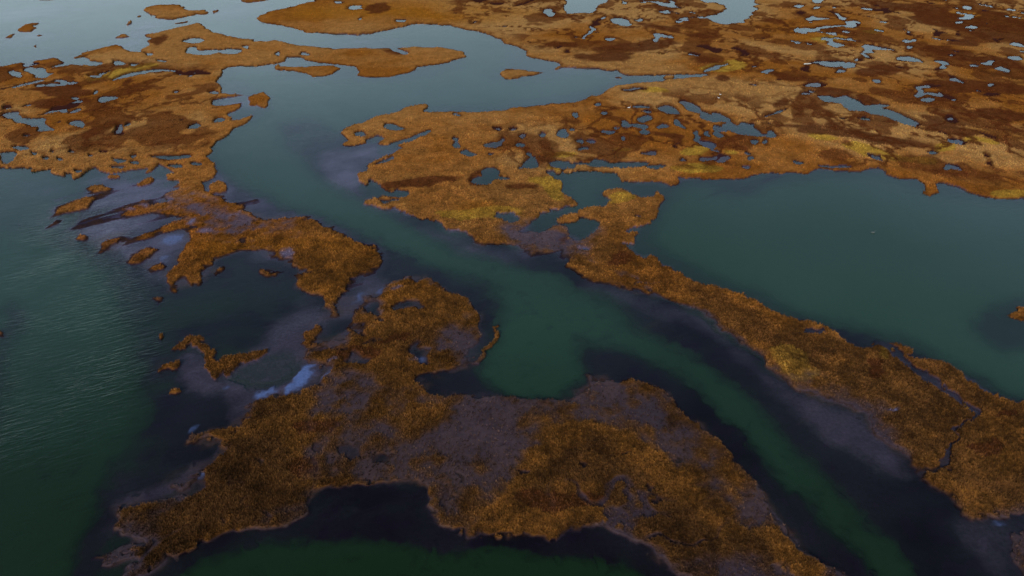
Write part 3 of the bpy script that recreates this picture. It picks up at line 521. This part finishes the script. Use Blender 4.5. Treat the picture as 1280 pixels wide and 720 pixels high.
for k in range(1, 7):
    mk = aid == k
    if not mk.any(): continue
    x, y, z_, sz, cc = ax[mk], ay[mk], az[mk], size[mk], acol[mk]; n = len(x)
    V = np.zeros((n, NB, 3, 3), np.float32); CC = np.zeros((n, NB, 3, 3), np.float32)
    for b in range(NB):
        th = 2*math.pi*(b/NB)+rng.random(n)*1.0; lean = (0.25+0.55*rng.random(n))*sz; wd = (0.10+0.08*rng.random(n))*sz*1.3; h = (0.6+0.5*rng.random(n))*sz
        off = 0.32*sz*rng.random(n)
        bx, by = x+np.cos(th)*off, y+np.sin(th)*off
        V[:, b, 0] = np.stack([bx-np.sin(th)*wd, by+np.cos(th)*wd, z_-0.03], 1)
        V[:, b, 1] = np.stack([bx+np.sin(th)*wd, by-np.cos(th)*wd, z_-0.03], 1)
        V[:, b, 2] = np.stack([bx+np.cos(th)*lean, by+np.sin(th)*lean, z_+h], 1)
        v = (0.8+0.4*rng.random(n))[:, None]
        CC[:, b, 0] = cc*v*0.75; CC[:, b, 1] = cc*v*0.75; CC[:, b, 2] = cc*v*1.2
    V = V.reshape(-1, 3); q = np.arange(len(V)).reshape(-1, 3)
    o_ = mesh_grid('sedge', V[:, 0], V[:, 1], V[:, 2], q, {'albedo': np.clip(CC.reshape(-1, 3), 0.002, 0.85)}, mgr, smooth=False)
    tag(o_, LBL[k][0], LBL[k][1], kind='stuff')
print('tufts', len(ax))

# ------------------------------------------------------------------ small things lying about
def simple(name, rgb, rough=0.7):
    mt, nt, N = mat(name)
    tcn = N('ShaderNodeTexCoord'); nn = N('ShaderNodeTexNoise', i_Scale=9.0, i_Detail=4.0); nt.links.new(tcn.outputs['Object'], nn.inputs['Vector'])
    mxn = N('ShaderNodeMix', data_type='RGBA'); mxn.inputs[6].default_value = (*[v*0.75 for v in rgb], 1); mxn.inputs[7].default_value = (*rgb, 1); nt.links.new(nn.outputs['Fac'], mxn.inputs[0])
    p = N('ShaderNodeBsdfPrincipled', i_Roughness=rough); nt.links.new(mxn.outputs[2], p.inputs['Base Color'])
    oo = N('ShaderNodeOutputMaterial'); nt.links.new(p.outputs[0], oo.inputs['Surface']); return mt
def loft(name, secs, material, parent=None, seg=14):
    """secs: (x, z, half width, half height) stations along x, closed smooth body"""
    vs_, fs = [], []
    for x, zc, ry, rz in secs:
        for k in range(seg):
            t = 2*math.pi*k/seg; vs_.append((x, ry*math.cos(t), zc+rz*math.sin(t)))
    for i in range(len(secs)-1):
        for k in range(seg):
            a = i*seg+k; b = i*seg+(k+1) % seg; fs.append((a, b, b+seg, a+seg))
    fs.append(tuple(range(seg))[::-1]); fs.append(tuple(range((len(secs)-1)*seg, len(secs)*seg)))
    me = bpy.data.meshes.new(name); me.from_pydata(vs_, [], fs); me.polygons.foreach_set('use_smooth', [True]*len(fs)); me.update(); me.materials.append(material)
    ob = link(bpy.data.objects.new(name, me)); ob.parent = parent; return ob
white = simple('white_feathers', (0.78, 0.77, 0.74)); horn = simple('dark_horn', (0.10, 0.07, 0.03)); pale = simple('bleached_wood', (0.72, 0.68, 0.60), 0.9)
def bird_parts(root):
    loft('body', [(-0.62, 0.24, 0.02, 0.02), (-0.5, 0.22, 0.10, 0.06), (-0.25, 0.20, 0.21, 0.15), (0.05, 0.19, 0.26, 0.19), (0.3, 0.19, 0.20, 0.17), (0.45, 0.24, 0.10, 0.11), (0.5, 0.36, 0.055, 0.06), (0.47, 0.52, 0.045, 0.05), (0.50, 0.66, 0.05, 0.05), (0.57, 0.72, 0.06, 0.055), (0.66, 0.71, 0.035, 0.03)], white, root)
    loft('bill', [(0.655, 0.705, 0.026, 0.02), (0.72, 0.69, 0.022, 0.012), (0.78, 0.68, 0.012, 0.006)], horn, root)
def top_z(px, py):
    return float(Z[int(np.argmin(abs(rows-py))), int(np.argmin(abs(cols-px)))])
def bird(px, py, rz, label, k=1.0, zz=None, group='white birds on the marsh'):
    gx, gy = ground(px, py); r = bpy.data.objects.new('water_bird', None); C.objects.link(r)
    r.location = (gx, gy, (max(top_z(px, py), 0)+0.22) if zz is None else zz); r.rotation_euler = (0, 0, R(rz)); r.scale = (k, k, k); bird_parts(r)
    tag(r, label, 'bird', group)
bird(786, 137, 10, 'small white bird resting on tan marsh left of the three blue pools', 1.0)
bird(898, 125, 170, 'tiny white bird, nearer of a pair on the bare tan marsh', 0.8)
bird(900, 121, 200, 'tiny white bird, farther of a pair on the bare tan marsh', 0.8)
white = simple('grey_feathers', (0.13, 0.14, 0.14))
bird(1091, 291, 0, 'small grey bird floating alone in the middle of the right lagoon', 0.9, -0.06)
gx, gy = ground(1009, 81.5)
lg = loft('drift_log', [(-1.7, 0.30, 0.06, 0.06), (-1.55, 0.33, 0.24, 0.22), (-0.9, 0.36, 0.27, 0.26), (-0.2, 0.34, 0.25, 0.24), (0.6, 0.38, 0.23, 0.23), (1.3, 0.40, 0.19, 0.18), (1.65, 0.44, 0.12, 0.10), (1.75, 0.45, 0.04, 0.03)], pale)
lg.location = (gx, gy, 0.25); lg.rotation_euler = (0, 0, R(8)); tag(lg, 'white bleached log at the left end of a narrow blue pool', 'log')

# ------------------------------------------------------------------ light
world = bpy.data.worlds.new('World'); scene.world = world; world.use_nodes = True
wn = world.node_tree; bg = wn.nodes['Background']
sky = wn.nodes.new('ShaderNodeTexSky'); sky.sky_type = 'NISHITA'; sky.sun_disc = False
SUN_EL, SUN_AZ = 28, 205          # azimuth clockwise from +Y
sky.sun_elevation = R(SUN_EL); sky.sun_rotation = R(SUN_AZ); sky.air_density = 1.0; sky.dust_density = 1.5; sky.ozone_density = 1.0
# thin high overcast over the clear sky: paler and brighter towards the horizon
wt = wn.nodes.new('ShaderNodeTexCoord'); sx = wn.nodes.new('ShaderNodeSeparateXYZ'); wn.links.new(wt.outputs['Generated'], sx.inputs[0])
ramp = wn.nodes.new('ShaderNodeValToRGB'); wn.links.new(sx.outputs['Z'], ramp.inputs[0])
els = [(0.0, (7.2, 8.8, 9.6)), (0.18, (6.6, 8.7, 9.9)), (0.34, (3.5, 5.0, 7.2)), (0.54, (1.8, 2.8, 4.3)), (0.70, (0.9, 1.3, 2.1)), (0.86, (0.25, 0.4, 0.6))]
ramp.color_ramp.elements[0].position = 0; ramp.color_ramp.elements[1].position = 0.86
for p_, c_ in els[1:-1]: ramp.color_ramp.elements.new(p_)
for e_, (p_, c_) in zip(ramp.color_ramp.elements, els): e_.color = (*[v/10 for v in c_], 1)
sc_ = wn.nodes.new('ShaderNodeVectorMath'); sc_.operation = 'SCALE'; sc_.inputs['Scale'].default_value = 21.0; wn.links.new(ramp.outputs[0], sc_.inputs[0])
nz = wn.nodes.new('ShaderNodeTexNoise'); nz.inputs['Scale'].default_value = 3.0; nz.inputs['Detail'].default_value = 5; wn.links.new(wt.outputs['Generated'], nz.inputs['Vector'])
nr_ = wn.nodes.new('ShaderNodeMapRange'); nr_.inputs['From Min'].default_value = 0.35; nr_.inputs['From Max'].default_value = 0.65; nr_.inputs['To Min'].default_value = 0.72; nr_.inputs['To Max'].default_value = 0.95; wn.links.new(nz.outputs['Fac'], nr_.inputs['Value'])
mpw = wn.nodes.new('ShaderNodeMapping'); mpw.inputs['Scale'].default_value = (1.2, 1.2, 7.0); wn.links.new(wt.outputs['Generated'], mpw.inputs[0])
nz2 = wn.nodes.new('ShaderNodeTexNoise'); nz2.inputs['Scale'].default_value = 3.0; nz2.inputs['Detail'].default_value = 5; wn.links.new(mpw.outputs[0], nz2.inputs['Vector'])
cl_ = wn.nodes.new('ShaderNodeMapRange'); cl_.inputs['From Min'].default_value = 0.35; cl_.inputs['From Max'].default_value = 0.65; cl_.inputs['To Min'].default_value = 17.0; cl_.inputs['To Max'].default_value = 27.0; wn.links.new(nz2.outputs['Fac'], cl_.inputs['Value']); wn.links.new(cl_.outputs[0], sc_.inputs['Scale'])
mxw = wn.nodes.new('ShaderNodeMix'); mxw.data_type = 'RGBA'; wn.links.new(nr_.outputs[0], mxw.inputs[0]); wn.links.new(sky.outputs[0], mxw.inputs[6]); wn.links.new(sc_.outputs[0], mxw.inputs[7])
wn.links.new(mxw.outputs[2], bg.inputs['Color']); bg.inputs['Strength'].default_value = 0.06
sd = bpy.data.lights.new('sun', 'SUN'); sd.energy = 2.6; sd.angle = R(12); sd.color = (1, 0.93, 0.84)
so = link(bpy.data.objects.new('sun', sd))
dv = Vector((math.sin(R(SUN_AZ))*math.cos(R(SUN_EL)), math.cos(R(SUN_AZ))*math.cos(R(SUN_EL)), math.sin(R(SUN_EL))))
so.rotation_euler = dv.to_track_quat('Z', 'Y').to_euler(); so.location = (0, 0, 150)

vs = scene.view_settings; vs.view_transform = 'Standard'; vs.look = 'None'; vs.gamma = 1; vs.use_curve_mapping = False; vs.exposure = 0.0
scene.render.engine = 'CYCLES'
scene.render.resolution_x = 1024; scene.render.resolution_y = 576
